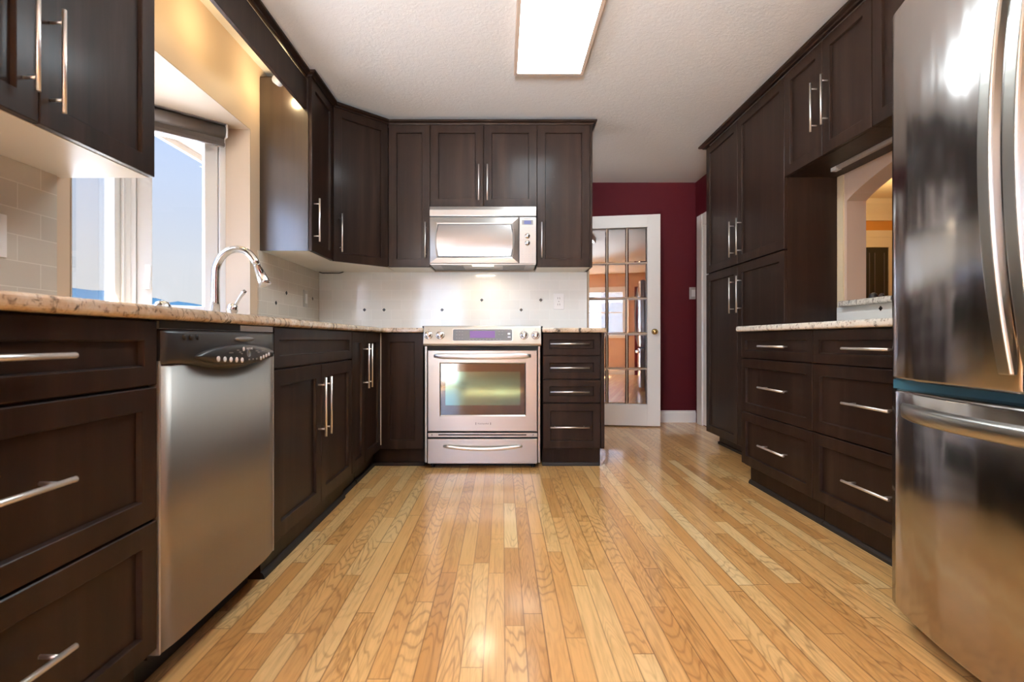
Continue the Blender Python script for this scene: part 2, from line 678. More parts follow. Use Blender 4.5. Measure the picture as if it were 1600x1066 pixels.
# nook behind the camera
struct('wall_nook_side', box(-2.35, XL - WT, -.62, -.60, 0, CE), 'salmon_paint')
struct('wall_nook_end', box(-2.37, -2.35, -2.75, -.60, 0, CE), 'salmon_paint')
wn = MB()
holes = [(-2.2, -.75, .02, 2.05), (-.45, .58, .95, 2.05)]
xs = -2.35
for hx0, hx1, hz0, hz1 in holes:
    wn.box(xs, hx0, -2.75, -2.6, 0, CE)
    wn.box(hx0, hx1, -2.75, -2.6, 0, hz0)
    wn.box(hx0, hx1, -2.75, -2.6, hz1, CE)
    xs = hx1
wn.box(xs, XR + .11, -2.75, -2.6, 0, CE)
struct('wall_nook', wn, 'salmon_paint')
struct('wall_nook_recess', box(.80, 1.90, -2.6, -2.52, 0, 2.1), 'red_paint')
struct('baseboard_nook', box(-.78, .80, -2.6, -2.58, 0, .12), 'white_paint')
struct('wall_nook_right', box(XR, XR + .11, -2.6, .45, 0, CE), 'red_paint')
# dining room beyond the pass-through
struct('wall_dining', box(XR + .11, 5.8, 6.6, 6.75, 0, 2.7), 'orange_paint')
struct('wall_dining_end', box(5.7, 5.8, .3, 6.6, 0, 2.7), 'orange_paint')
struct('wall_dining_front', box(XR + .11, 5.8, .2, .3, 0, 2.7), 'orange_paint')
struct('wall_dining_side', box(XR + .11, XR + .12, 4.19, 6.6, 0, 2.7), 'orange_paint')
struct('ceiling_dining', box(XR + .11, 5.8, .2, 6.75, 2.62, 2.72), 'warm_ceiling')
struct('trim_1', MB().xprism([(6.6, 2.36), (6.575, 2.36), (6.565, 2.44), (6.50, 2.56), (6.485, 2.62), (6.6, 2.62)], XR + .12, 5.7), 'cream_paint')
dn = MB().box(3.6, 5.4, 6.575, 6.6, 2.15, 2.235).box(3.6, 4.6, 6.58, 6.6, 0, 2.15).box(4.93, 5.4, 6.58, 6.6, 0, 2.15).box(4.6, 4.93, 6.58, 6.6, 2.02, 2.15)
struct('trim_2', dn, 'cream_paint')
d3 = root('door_2')
box(4.605, 4.925, 6.588, 6.60, .02, 2.015).build('panel', 'dark_green', d3)
dg = MB().box(4.68, 4.69, 6.583, 6.588, .2, 1.95).box(4.87, 4.88, 6.583, 6.588, .2, 1.95).box(4.68, 4.88, 6.583, 6.588, 1.1, 1.115).box(4.75, 4.76, 6.583, 6.588, .2, 1.95)
dg.build('muntins', 'letter_dark', d3)
# mouldings of the hall
struct('baseboard_hall', MB().xprism([(5.25, 0), (5.235, 0), (5.235, .095), (5.242, .105), (5.242, .115), (5.25, .12)], 1.2, XR), 'white_paint')
tr = MB().box(XR - .02, XR, 5.035, 5.165, 0, 2.07).box(XR - .015, XR, 4.25, 5.035, 1.95, 2.07)
struct('trim_3', tr, 'white_paint', .003)
struct('door_3', box(XR - .006, XR, 4.25, 5.035, .01, 1.95), 'white_paint')
struct('trim_4', box(.6552, .668, YB - .03, 4.12, .92, 2.40), 'peach_paint', .002)
# ------------------------------------------------------------------ bay window
A, B, C = (XL, 2.918), (-1.556, 2.906), (-1.877, 2.585)
mir = lambda p: (p[0], 4.618 - p[1])
A2, B2, C2 = mir(A), mir(B), mir(C)
bayo = [(-1.556, 3.01), (-1.98, 2.63), (-1.98, 1.99), (-1.556, 1.61)]
hd = MB().prism([A, B, (-1.556, 3.0), (-1.97, 2.63), (-1.97, 1.99), (-1.556, 1.62), B2, A2], 2.026, 2.0305)
hd.prism([(-1.5561, 3.0), (-1.97, 2.63), (-1.97, 1.99), (-1.5561, 1.62)], 2.0305, 2.12)
hd.prism([A, B, (-1.556, 2.9179), (XL, 2.9179)][:3] + [(XL - .001, 2.9175)], .918, 2.026)
struct('trim_5', hd, 'peach_paint')
jm = MB().prism([(XL + .001, 2.917), (XL + .001, 2.911), (-1.556, 2.900), (-1.556, 2.917)], .918, 2.026)
jm.prism([(XL + .001, 1.701), (XL + .001, 1.707), (-1.556, 1.718), (-1.556, 1.701)], .918, 2.026)
struct('trim_6', jm, 'peach_paint')
# knee walls under the sashes
kw = MB().prism([(-1.556, 2.99), (-1.557, 2.906), (-1.877, 2.585), (-1.877, 2.033), (-1.557, 1.712), (-1.556, 1.63), (-1.96, 2.0), (-1.96, 2.62)], 0, .886)
struct('wall_bay', kw, 'exterior_white')


def sash(name, P, Q, label_latch=None, wid=(.05, .055), z0=.918, z1=2.026):
    """a window unit from P to Q (room side on the right going P->Q), frame + sash + glass"""
    P, Q = Vector((*P, 0)), Vector((*Q, 0))
    L = (Q - P).length
    ang = math.atan2(Q.y - P.y, Q.x - P.x)
    t = root(name, (P.x, P.y, 0), ang)
    f, s = wid

    def frame(x0, x1, za, zb, w, ya, yb):
        mb = MB()
        mb.box(x0, x0 + w, ya, yb, za, zb).box(x1 - w, x1, ya, yb, za, zb)
        mb.box(x0 + w, x1 - w, ya, yb, za, za + w).box(x0 + w, x1 - w, ya, yb, zb - w, zb)
        return mb
    frame(0, L, z0, z1, f, 0, .075).build('outer_frame', 'white_vinyl', t, .003)
    frame(f + .003, L - f - .003, z0 + f + .003, z1 - f - .003, s, .012, .06).build('sash', 'white_vinyl', t, .004)
    box(f + s - .005, L - f - s + .005, .034, .038, z0 + f + s - .005, z1 - f - s + .005).build('glass', 'window_glass', t)
    return t, L


# local +y must point outdoors: go from the near side to the far side with the room on the right
w1_, L1 = sash('window_1', C2, C, wid=(.03, .04))
w2_, L2 = sash('window_2', C, B, wid=(.035, .068))
w3_, L3 = sash('window_3', B2, C2, wid=(.035, .062))
lt = MB()
lt.tube([(.085, .0005, 1.10), (.085, .0005, 1.225)], .013, 12)
lt.xprism([(.012, 1.12), (-.012, 1.13), (-.024, 1.16), (-.024, 1.21), (-.012, 1.222), (.012, 1.222)], .079, .091)
lt.build('latch', 'white_plastic', w2_, .002)
cr_ = MB().prism([(-1.867, 2.59), (-1.885, 2.56), (-1.95, 2.60), (-1.90, 2.66)], .918, 2.026)
struct('trim_7', cr_, 'white_vinyl')
# outdoors
so = MB().box(-2.25, -1.99, -.5, 9, 2.215, 2.23)
so.box(-1.99, -1.56, 3.02, 9, 2.215, 2.23)
struct('roof_soffit', so, 'soffit_tan')
fa = MB().box(-2.275, -2.25, -.6, 9, 2.175, 2.36)
struct('roof_fascia', fa, 'exterior_white')
struct('ground', box(-900, 900, -900, 900, -3.2, -3.0), 'bounce_ground')
struct('ground_patio', box(-8, 8, -14, -2.76, -.25, -.15), 'patio')
sd_ = MB()
for i in range(16):
    sd_.add([(-.55, -7.0, -.15 + .17 * i), (3.6, -7.0, -.15 + .17 * i), (3.6, -7.03, .02 + .17 * i), (-.55, -7.03, .02 + .17 * i)], [(0, 1, 2, 3)])
    sd_.add([(-.55, -7.03, -.15 + .17 * i), (3.6, -7.03, -.15 + .17 * i), (3.6, -7.0, -.15 + .17 * i), (-.55, -7.0, -.15 + .17 * i)], [(0, 1, 2, 3)])
sd_.box(-.55, 3.6, -7.3, -7.032, -.15, 2.57)
struct('wall_neighbour', sd_, 'siding')
hb = MB()
ridge = [(-60, 440), (20, 446), (114, 450), (145, 454), (160, 454), (185, 459), (215, 463), (244, 466), (255, 469), (263, 473), (278, 471), (300, 474), (327, 479), (380, 486), (460, 500)]
rows = []
for px, py in ridge:
    dx = (px - 785) / 806
    n = math.hypot(dx, 1)
    yy = 600 / n
    h = .84 + (531 - py) / 806 * yy
    rows.append([(dx * yy * .72, yy * .72, -3), (dx * yy * .86, yy * .86, h * .55), (dx * yy, yy, h), (dx * yy * 1.2, yy * 1.2, -3)])
hb.rings(rows, False, False, closed=False, smooth=True)
struct('hills', hb, 'hill_haze')


# nook windows
def nook_window(name, x0, x1, z0, z1, cols, rowsn, blinds=False):
    t = root(name, (0, -2.6, 0))
    fw = .06
    mb = MB().box(x0 - .07, x0 + fw, -.06, .02, z0 - .07, z1 + .07).box(x1 - fw, x1 + .07, -.06, .02, z0 - .07, z1 + .07)
    mb.box(x0 + fw, x1 - fw, -.06, .02, z0 - .07, z0 + fw).box(x0 + fw, x1 - fw, -.06, .02, z1 - fw, z1 + .07)
    mb.build('frame', 'white_paint', t)
    mb = MB()
    for i in range(1, cols):
        x = x0 + (x1 - x0) * i / cols
        mb.box(x - .012, x + .012, -.05, -.03, z0, z1)
    for i in range(1, rowsn):
        z = z0 + (z1 - z0) * i / rowsn
        mb.box(x0, x1, -.05, -.03, z - .012, z + .012)
    if mb.v:
        mb.build('muntins', 'white_paint', t)
    if blinds:
        sl = MB()
        for i in range(8):
            z = z1 - .09 - i * .03
            sl.add([(x0 + .06, -.02, z + .008), (x1 - .06, -.02, z + .008), (x1 - .06, .005, z - .008), (x0 + .06, .005, z - .008)], [(0, 1, 2, 3)])
        sl.build('blind', 'white_plastic', t)
    box(x0 + .05, x1 - .05, -.048, -.044, z0 + .05, z1 - .05).build('glass', 'window_glass', t)
    return t


nook_window('window_4', -2.2, -.75, .02, 2.05, 2, 1)  # unseen patio door, added to let in more daylight
nook_window('window_5', -.45, .58, .95, 2.05, 1, 2, True)

# ------------------------------------------------------------------ worktops
pl = [(-.772, .36), (-.772, 3.358), (-.513, 3.358), (-.513, 3.980), (XL + .01, 3.980), (XL + .01, 2.910), (-1.556, 2.900), (-1.872, 2.584), (-1.872, 2.034), (-1.556, 1.718), (XL + .01, 1.708), (XL + .01, .36)]
tag(MB().prism(pl, .8865, .9175).build('worktop', 'granite', bevel=.011, seg=4), 'tan speckled granite worktop wrapping from window sink round to the stove', 'worktop')
tag(box(.258, .682, 3.358, 3.980, .8865, .9175).build('worktop', 'granite', bevel=.010, seg=4), 'short granite worktop on the four-drawer cabinet next to the french door', 'worktop')
tag(MB().prism([(1.362, 1.63), (1.955, 1.63), (1.955, 3.016), (1.362, 3.016)], .8865, .9175).build('worktop', 'granite_pale', bevel=.010, seg=4), 'pale granite worktop between pantry and refrigerator', 'worktop')
tag(box(1.915, 2.15, 1.56, 2.955, 1.0275, 1.0595).build('window_ledge', 'granite_pale', bevel=.010, seg=4), 'raised granite ledge at the foot of the arched pass-through', 'ledge')


# ------------------------------------------------------------------ backsplashes
def dia(mb_axis, cu, cz, s=.0135):
    mb = MB()
    pts = [(0, -s), (s, 0), (0, s), (-s, 0)]
    if mb_axis == 'back':
        y = YB - .010
        mb.rings([[(cu + a, y + .004, cz + b) for a, b in pts], [(cu + a, y - .0012, cz + b) for a, b in pts]])
    elif mb_axis == 'left':
        x = XL + .010
        mb.rings([[(x - .004, cu + a, cz + b) for a, b in pts], [(x + .0012, cu + a, cz + b) for a, b in pts]])
    else:
        x = XR - .010
        mb.rings([[(x + .004, cu + a, cz + b) for a, b in pts], [(x - .0012, cu + a, cz + b) for a, b in pts]])
    return mb


t = thing('backsplash', (0, YB, .9178), 'glossy cream subway tile backsplash behind the stove with black diamond insets', 'backsplash')
off = Vector((0, YB, .9178))
T = Matrix.Translation(-off)
box(XL + .011, .652, YB - .009, YB + .001, .9178, 1.3615).xf(T).build('tiles', 'tile_back', t)
for px, py in ((569.5, 486.2), (600, 486), (690.8, 485.5), (752.7, 469.2), (814.3, 484), (845, 468.7)):
    d = (YB - .01)
    cz = .84 + (531 - py) / 806 * d
    cz = .918 + round((cz - .918) / .0762) * .0762
    dia('back', (px - 785) / 806 * d, cz).xf(T).build('diamond_inset', 'black_stone', t)
t = thing('backsplash', (XL, 3.5, .9178), 'beige subway tile backsplash in the corner beyond the faucet', 'backsplash')
T = Matrix.Translation(-Vector((XL, 3.5, .9178)))
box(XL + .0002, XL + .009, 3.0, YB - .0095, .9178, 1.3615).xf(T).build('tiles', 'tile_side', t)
for px, py in ((431.3, 475.5), (447.6, 460), (488.6, 469)):
    d = 806 * (XL + .01) / (px - 785)
    cz = .918 + round((.84 + (531 - py) / 806 * d - .918) / .0762) * .0762
    dia('left', d, cz).xf(T).build('diamond_inset', 'black_stone', t)
t = thing('backsplash', (XL, 1.0, .9178), 'beige subway tile backsplash under the nearest wall cabinet', 'backsplash')
T = Matrix.Translation(-Vector((XL, 1.0, .9178)))
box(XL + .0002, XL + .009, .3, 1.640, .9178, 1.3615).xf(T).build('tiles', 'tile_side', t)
t = thing('backsplash', (XR, 2.3, .9178), 'low strip of white tile below the pass-through ledge', 'backsplash')
T = Matrix.Translation(-Vector((XR, 2.3, .9178)))
box(XR - .009, XR + .001, 1.63, 3.017, .9178, 1.0272).xf(T).build('tiles', 'tile_back', t)
dd = 806 * (XR - .01) / (1376 - 785)
dia('right', dd, .84 + (531 - 482) / 806 * dd).xf(T).build('diamond_inset', 'black_stone', t)
struct('trim_8', box(XR - .008, XR, 2.965, 3.016, 1.03, 1.79), 'cream_paint')

# ------------------------------------------------------------------ base cabinets, sink side
LF = -.80
RL = R(90)
DR = [('drawer', .735, .884), ('drawer', .427, .732), ('drawer', .122, .424)]
w = .797
hz = [.812, .59, .29]
base_cab('drawer_cabinet', 'dark three-drawer base cabinet with bar handles nearest the camera, beside the dishwasher', (LF, .40, 0), RL, w, .61,
         [('drawer', 0, w, a, b, (w / 2 + .0, h, False)) for (k, a, b), h in zip(DR, hz)])
w = .936
base_cab('sink_cabinet', 'dark two-door sink base cabinet with plain top panel, after the dishwasher', (LF, 1.806, 0), RL, w, .61,
         [('false', 0, w, .737, .884), ('door', 0, .472, .122, .733, (.434, .548, True)), ('door', .472, w, .122, .733, (.505, .548, True))], toe=.048)
w = .252
base_cab('narrow_cabinet', 'narrow dark pull-out base cabinet between sink cabinet and corner', (LF, 2.745, 0), RL, w, .61,
         [('door', 0, w, .122, .884, (.218, .69, True))], toe=.062)
t = thing('corner_cabinet', (LF, 3.385, 0), 'dark folding-door corner base cabinet beside the stove', 'cabinet', 0, 'dark kitchen base cabinets')
cb = MB().prism([(-.0205, -.383), (-.0205, .0205), (.282, .0205), (.282, .58), (-.61, .58), (-.61, -.383)], .112, .885)
cb.build('body', 'espresso', t)
MB().prism([(-.062, -.383), (-.062, .062), (.282, .062), (.282, .58), (-.61, .58), (-.61, -.383)], 0, .112).build('toe_kick', 'espresso', t)
MB().box(-.075, .282, .048, .062, 0, .022).box(-.062, -.048, -.383, .05, 0, .022).build('shoe_moulding', 'carcass_dark', t)
front(t, 'door', 0.002, .282, .122, .884)
box(.0005, .0045, -.003, .001, .15, .882).build('edge_highlight', 'melamine', t)  # pale strip painted in as the highlight on the door edge
fd = front(t, 'door', 0, .379, .122, .884, (.035, .69, True), loc=(0, -.383, 0), rot=RL)
# four drawers right of the stove
w = .381
t = base_cab('drawer_cabinet', 'dark four-drawer base cabinet under short worktop next to the french door', (.265, 3.39, 0), 0, w, .59,
             [('drawer', 0, w, a, b, (w / 2 - .015, h, False)) for a, b, h in ((.737, .884, .813), (.581, .733, .656), (.426, .577, .499), (.124, .422, .268))])
box(w, w + .024, -.004, .59, .124, .885).build('end_panel', 'espresso', t)
box(w, w + .006, .055, .59, 0, .124).build('end_toe', 'espresso', t)

# ------------------------------------------------------------------ base cabinets, refrigerator side
RR = R(-90)
w = .693
base_cab('drawer_cabinet', 'dark three-drawer base cabinet under pale worktop, next to the pantry', (1.40, 3.022, 0), RR, w, .555,
         [('drawer', 0, w, a, b, (w / 2 + .04, h, False)) for (k, a, b), h in zip(DR, (.805, .585, .272))])
base_cab('drawer_cabinet', 'dark three-drawer base cabinet partly hidden by the refrigerator', (1.40, 2.328, 0), RR, w, .555,
         [('drawer', 0, w, a, b, (w / 2 + .03, h, False)) for (k, a, b), h in zip(DR, (.805, .585, .272))])
# pantry
w = 1.158
t = thing('pantry_cabinet', (1.652, 4.182, 0), 'tall dark four-door pantry cabinet reaching the ceiling beside the red wall', 'cabinet', RR)
box(.001, w, .0205, .31, .10, 2.384).build('body', 'espresso', t)
box(.02, w, .10, .31, 0, .10).build('toe_kick', 'espresso', t)
box(.018, w, .088, .10, 0, .02).build('shoe_moulding', 'carcass_dark', t)
for a, b, z0, z1, h in ((0, .555, .10, 1.365, (.50, 1.155, True)), (.557, w, .10, 1.365, (.612, 1.155, True)),
                        (0, .555, 1.372, 2.386, (.50, 1.555, True)), (.557, w, 1.372, 2.386, (.612, 1.555, True))):
    front(t, 'door', a, b, z0, z1, h)
# wall cabinets on that side
w = .713
wall_cab('wall_cabinet', 'dark two-door wall cabinet above the pass-through, next to the pantry', (1.65, 3.019, 0), RR, w, .31, 1.79, 2.386,
         [('door', 0, .355, 1.79, 2.386, (.312, 2.06, True)), ('door', .357, w, 1.79, 2.386, (.402, 2.06, True))], 'espresso')
w = .80
wall_cab('wall_cabinet', 'dark wall cabinet above the pass-through, running behind the refrigerator', (1.65, 2.304, 0), RR, w, .31, 1.79, 2.386,
         [('door', 0, .399, 1.79, 2.386, (.355, 2.06, True)), ('door', .401, w, 1.79, 2.386, (.445, 2.06, True))], 'espresso')
w = .91
wall_cab('wall_cabinet', 'dark shallow wall cabinet above the refrigerator', (1.65, 1.503, 0), RR, w, .31, 1.86, 2.386,
         [('door', 0, .454, 1.86, 2.386), ('door', .456, w, 1.86, 2.386)], 'espresso')

# ------------------------------------------------------------------ wall cabinets, range side
UZ0, UZ1 = 1.362, 2.388
w = .300
wall_cab('wall_cabinet', 'tall narrow dark wall cabinet just left of the microwave', (-.820, 3.71, 0), 0, w, .279, UZ0, UZ1,
         [('door', 0, w, UZ0, UZ1, (w - .031, 1.552, True))])
w = .769
wall_cab('wall_cabinet', 'short dark two-door wall cabinet above the microwave', (-.520, 3.71, 0), 0, w, .279, 1.795, UZ1,
         [('door', 0, w / 2, 1.795, UZ1, (w / 2 - .034, 1.965, True)), ('door', w / 2, w, 1.795, UZ1, (w / 2 + .028, 1.965, True))], 'espresso')
w = .394
t = wall_cab('wall_cabinet', 'tall dark wall cabinet right of the microwave, ending the row', (.249, 3.71, 0), 0, w, .279, UZ0, UZ1,
             [('door', 0, w - .012, UZ0, UZ1, (.032, 1.552, True))])
box(w - .0125, w + .004, -.002, .279, UZ0, UZ1).build('end_panel', 'espresso', t)
# diagonal corner cabinet
p0, p1 = Vector((-1.12, 3.42)), Vector((-.820, 3.71))
ang = math.atan2(p1.y - p0.y, p1.x - p0.x)
w = (p1 - p0).length
t = thing('corner_wall_cabinet', (p0.x, p0.y, 0), 'dark diagonal corner wall cabinet with single door', 'cabinet', ang, 'dark wall cabinets')
IM = (Matrix.Translation((p0.x, p0.y, 0)) @ Matrix.Rotation(ang, 4, 'Z')).inverted()
nx, ny = -math.sin(ang) * .0205, math.cos(ang) * .0205
poly = [(p0.x + nx, p0.y + ny), (p1.x + nx, p1.y + ny), (-.8205, 3.989), (XL + .001, 3.989), (XL + .001, 3.4205), (-1.139, 3.4205)]
MB().prism(poly, UZ0 + .012, UZ1).xf(IM).build('body', 'espresso', t)
MB().prism(poly, UZ0, UZ0 + .012).xf(IM).build('underside', 'melamine', t)
front(t, 'door', 0, w, UZ0, UZ1, (.045, 1.552, True))
MB().tube([Vector((-1.405, 3.96, UZ0 - .004)), Vector((-1.38, 3.95, UZ0 - .012)), Vector((-1.25, 3.95, UZ0 - .013)), Vector((-1.22, 3.96, UZ0 - .002))], .004, 8).xf(IM).build('cable', 'black_plastic', t)
# left wall
w = .388
t = wall_cab('wall_cabinet', 'narrow dark wall cabinet beyond the window, its bare side facing the sink', (-1.12, 3.031, 0), RL, w, .304, UZ0, UZ1,
             [('door', 0, w, UZ0, UZ1, (.035, 1.552, True))])
box(-.004, .0004, .0205, .304, UZ0, UZ1 - .008).build('side_panel', 'espresso_gloss', t)
w = .832
wall_cab('wall_cabinet', 'dark two-door wall cabinet nearest the camera, left of the window', (-1.12, .832, 0), RL, w, .304, UZ0, UZ1,
         [('door', 0, .416, UZ0, UZ1, (.375, 1.55, True)), ('door', .416, w, UZ0, UZ1, (.447, 1.53, True))])
# valance over the window
t = thing('window_valance', (-1.15, 2.35, 2.195), 'dark flat valance board bridging the cabinets above the window', 'valance')
box(-.02, 0, -.684, .6795, 0, .176).build('board', 'espresso', t, .002)


# crown mouldings
def crown(name, label, path, z0=2.387, z1=2.414, reach=.030):
    pts = [Vector(p) for p in path]
    prof = [(-.012, z0), (.004, z0), (.008, z0 + .008), (reach - .004, z1 - .014), (reach, z1 - .010), (reach, z1), (-.012, z1)]
    rs = []
    for i, p in enumerate(pts):
        ns = []
        for a, b in ((i - 1, i), (i, i + 1)):
            if a >= 0 and b < len(pts):
                d = (pts[b] - pts[a]).normalized()
                ns.append(Vector((d.y, -d.x)))
        if len(ns) == 2:
            mm = (ns[0] + ns[1])
            mm = mm / max(mm.dot(ns[0]), .2)
        else:
            mm = ns[0]
        rs.append([(p.x + mm.x * o, p.y + mm.y * o, z) for o, z in prof])
    o = MB().rings(rs).build(name, 'espresso')
    return tag(o, label, 'moulding')


crown('crown_moulding', 'dark crown moulding along the cabinets from the window wall to the red hall', [(-1.12, .832), (-1.12, 1.664), (-1.15, 1.664), (-1.15, 3.031), (-1.12, 3.031), (-1.12, 3.42), (-.82, 3.71), (.647, 3.71), (.647, 3.985)])
crown('crown_moulding', 'dark crown moulding along the pantry and cabinets above the refrigerator', [(1.955, 4.186), (1.634, 4.196), (1.634, .595)])

# ------------------------------------------------------------------ range
t = thing('stove', (-.511, 3.361, 0), 'stainless steel slide-in electric stove with oven door and storage drawer', 'stove')
MB().box(.012, .750, .034, .60, .036, .905).box(.03, .732, .09, .59, .0, .036).build('body', 'black_gap', t)
for x in (.004, .744):
    box(x, x + .014, .012, .60, .036, .797).build('side_trim', 'steel', t, .001)
box(-.014, .776, .02, .612, .918, .930).build('cooktop', 'black_plastic', t, .002)
box(.0, .762, .02, .612, .80, .918).build('top_body', 'steel', t)
cp = MB().xprism([(.02, .929), (.004, .929), (0.0, .926), (-.026, .835), (-.031, .815), (-.028, .804), (-.018, .799), (.02, .799)], .0, .762)
cp.build('control_panel', 'steel', t, .0015)


def sl(x, z, off=0.0):      # a point on the slanted control panel
    y = -.026 * (.926 - z) / .091
    return (x, y - off * .96, z + off * .28)


def plate(mbx, x0, x1, z0, z1, off, rr=.008, n=5):
    pts = []
    for cx, cz, a0 in ((x1 - rr, z1 - rr, 0), (x0 + rr, z1 - rr, 90), (x0 + rr, z0 + rr, 180), (x1 - rr, z0 + rr, 270)):
        for k in range(n):
            a = R(a0 + 90 * k / (n - 1))
            pts.append((cx + rr * math.cos(a), cz + rr * math.sin(a)))
    mbx.rings([[sl(x, z, -.001) for x, z in pts], [sl(x, z, off) for x, z in pts]])
    return mbx


bz = plate(MB(), .185, .579, .829, .911, .0015, .012).build('display_bezel', 'chrome', t)
dp = plate(MB(), .190, .574, .833, .907, .003, .010).build('display_panel', 'panel_grey', t)
plate(MB(), .300, .463, .851, .896, .0036, .002).build('clock_display', 'purple_display', dp)
for i, (x, z) in enumerate([(.215 + .018 * a, .893 - .022 * b) for a in range(3) for b in range(3)] + [(.30 + .022 * a, .842) for a in range(10)] + [(.49 + .02 * a, .893 - .02 * b) for a in range(2) for b in range(2)]):
    plate(MB(), x - .005, x + .005, z - .0015, z + .0015, .0036, .0008, 2).build('key_mark', 'mark_grey', dp)
plate(MB(), .545, .562, .872, .884, .0037, .003).build('start_button', 'mark_white', dp)
plate(MB(), .545, .564, .853, .860, .0037, .001).build('cancel_button', 'mark_white', dp)
for kx in (.032, .108, .651, .726):
    kz = .869
    p = sl(kx, kz)
    sk = MB().lathe([(.0275, 0), (.0275, .004), (.024, .006)], seg=28, axis='y').build('knob_skirt', 'chrome', t, loc=p, rot=(R(-16), 0, 0))
    kb = MB().lathe([(.021, .003), (.020, .018), (.018, .021), (.0, .021)], seg=28, axis='y')
    kb.box(-.0055, .0055, -.030, -.018, -.019, .019)
    kb.build('knob', 'chrome', sk)
    kk = MB().box(-.0015, .0015, -.0306, -.030, .006, .018)
    kk.build('pointer', 'black_plastic', sk)
    plate(MB(), kx - .002, kx + .002, .905, .909, .001, .0015, 3).build('indicator_dot', 'letter_dark', t)
# oven door with a recessed window
dr = MB()
x0, x1, z0, z1 = .0235, .7385, .242, .772
wx0, wx1, wz0, wz1 = .110, .656, .350, .683


def rc(a, b, c, d, y):
    return [(a, y, c), (b, y, c), (b, y, d), (a, y, d)]


dr.rings([rc(x0, x1, z0, z1, .031), rc(x0, x1, z0, z1, .004), rc(x0 + .004, x1 - .004, z0 + .004, z1 - .004, 0), rc(wx0 - .008, wx1 + .008, wz0 - .008, wz1 + .008, 0), rc(wx0 - .003, wx1 + .003, wz0 - .003, wz1 + .003, .003), rc(wx0, wx1, wz0, wz1, .006)], cap1=False)
od = dr.build('oven_door', 'steel', t)
box(wx0 - .001, wx1 + .001, .005, .010, wz0 - .001, wz1 + .001).build('door_glass', 'oven_glass', od)
box(.139, .627, .0035, .0048, .412, .632).build('inner_window', 'oven_tint', od)


def bow(x0, x1, z, drop, out, hgt, thick, n=20, endr=.006):
    """bowed flat bar handle in local space"""
    rs = []
    for i in range(n + 1):
        tt = i / n
        k = 1 - (2 * tt - 1) ** 2
        x = x0 + (x1 - x0) * tt
        y = -(.018 + out * k)
        zz = z - drop * k
        hh = hgt / 2 * min(1, .55 + 6 * min(tt, 1 - tt))
        ring = []
        for q in range(12):
            a = 2 * math.pi * q / 12
            ca, sa = math.cos(a), math.sin(a)
            ring.append((x, y + thick / 2 * math.copysign(abs(ca) ** .7, ca), zz + hh * math.copysign(abs(sa) ** .7, sa)))
        rs.append(ring)
    return MB().rings(rs, smooth=True)


hb_ = bow(.067, .696, .735, .004, .022, .036, .018)
hb_.box(.075, .10, -.02, .002, .724, .746).box(.663, .688, -.02, .002, .724, .746)
hb_.build('door_handle', 'nickel', od)
text_mesh('badge_lettering', 'KitchenAid', .016, 'letter_dark', od, Matrix.Translation((.386, -.0005, .293)) @ Matrix.Rotation(R(90), 4, 'X'))
for x in (.336, .432):
    box(x, x + .004, -.001, .001, .285, .301).build('badge_end', 'letter_dark', od)
vs_ = MB().box(.026, .738, .010, .032, .204, .231)
vt = vs_.build('vent_strip', 'steel', t)
MB().box(.093, .668, .0085, .0102, .214, .222).build('vent_slot', 'black_gap', vt)
for x in (.050, .712):
    MB().lathe([(.005, 0), (.005, .002), (0, .002)], (x, .010, .218), 'y', 12).build('screw', 'mark_grey', vt)
sd = box(.0235, .7385, 0, .032, .032, .193).build('storage_drawer', 'steel', t, .003)
bow(.128, .640, .150, .016, .020, .022, .018).box(.14, .158, -.02, .002, .14, .156).box(.61, .628, -.02, .002, .14, .156).build('drawer_handle', 'nickel', sd)
for x in (.053, .713):
    MB().lathe([(.013, 0), (.013, .006), (.007, .008), (.007, .038)], (x, .06, 0), 'z', 14).build('leg', 'black_plastic', t)

# ------------------------------------------------------------------ microwave
t = thing('microwave', (-.517, 3.664, 1.378), 'stainless over-the-range microwave with bowed mirrored window', 'microwave')
W_, H_ = .757, .409
box(.002, W_ - .002, .012, .325, .002, H_).build('body', 'panel_grey', t)
MB().xprism([(.012, .338), (-.001, .338), (-.006, .342), (-.006, .385), (0, .4085), (.012, .4085)], 0, W_).build('top_vent', 'micro_steel', t, .0015)
x0, x1, z0, z1 = .0, .634, .002, .332
dm = MB()
wx0, wx1, wz0, wz1 = .064, .577, .053, .277
outer = [(x0, z0), (x1, z0), (x1, z1), (x0, z1)]
n = 12


def lens_outline(i):
    """door window outline with bowed left and right edges"""
    pts = []
    for k in range(n + 1):
        pts.append((wx0 + i + (wx1 - wx0 - 2 * i) * k / n, wz0 + i))
    for k in range(1, n + 1):
        tt = k / n
        pts.append((wx1 - i + .012 * (1 - (2 * tt - 1) ** 2), wz0 + i + (wz1 - wz0 - 2 * i) * tt))
    for k in range(1, n + 1):
        pts.append((wx1 - i - (wx1 - wx0 - 2 * i) * k / n, wz1 - i))
    for k in range(1, n):
        tt = k / n
        pts.append((wx0 + i - .012 * (1 - (2 * tt - 1) ** 2), wz1 - i - (wz1 - wz0 - 2 * i) * tt))
    return pts


def sq_outline(a):
    pts = []
    for k in range(n + 1):
        pts.append((x0 + a + (x1 - x0 - 2 * a) * k / n, z0 + a))
    for k in range(1, n + 1):
        pts.append((x1 - a, z0 + a + (z1 - z0 - 2 * a) * k / n))
    for k in range(1, n + 1):
        pts.append((x1 - a - (x1 - x0 - 2 * a) * k / n, z1 - a))
    for k in range(1, n):
        pts.append((x0 + a, z1 - a - (z1 - z0 - 2 * a) * k / n))
    return pts


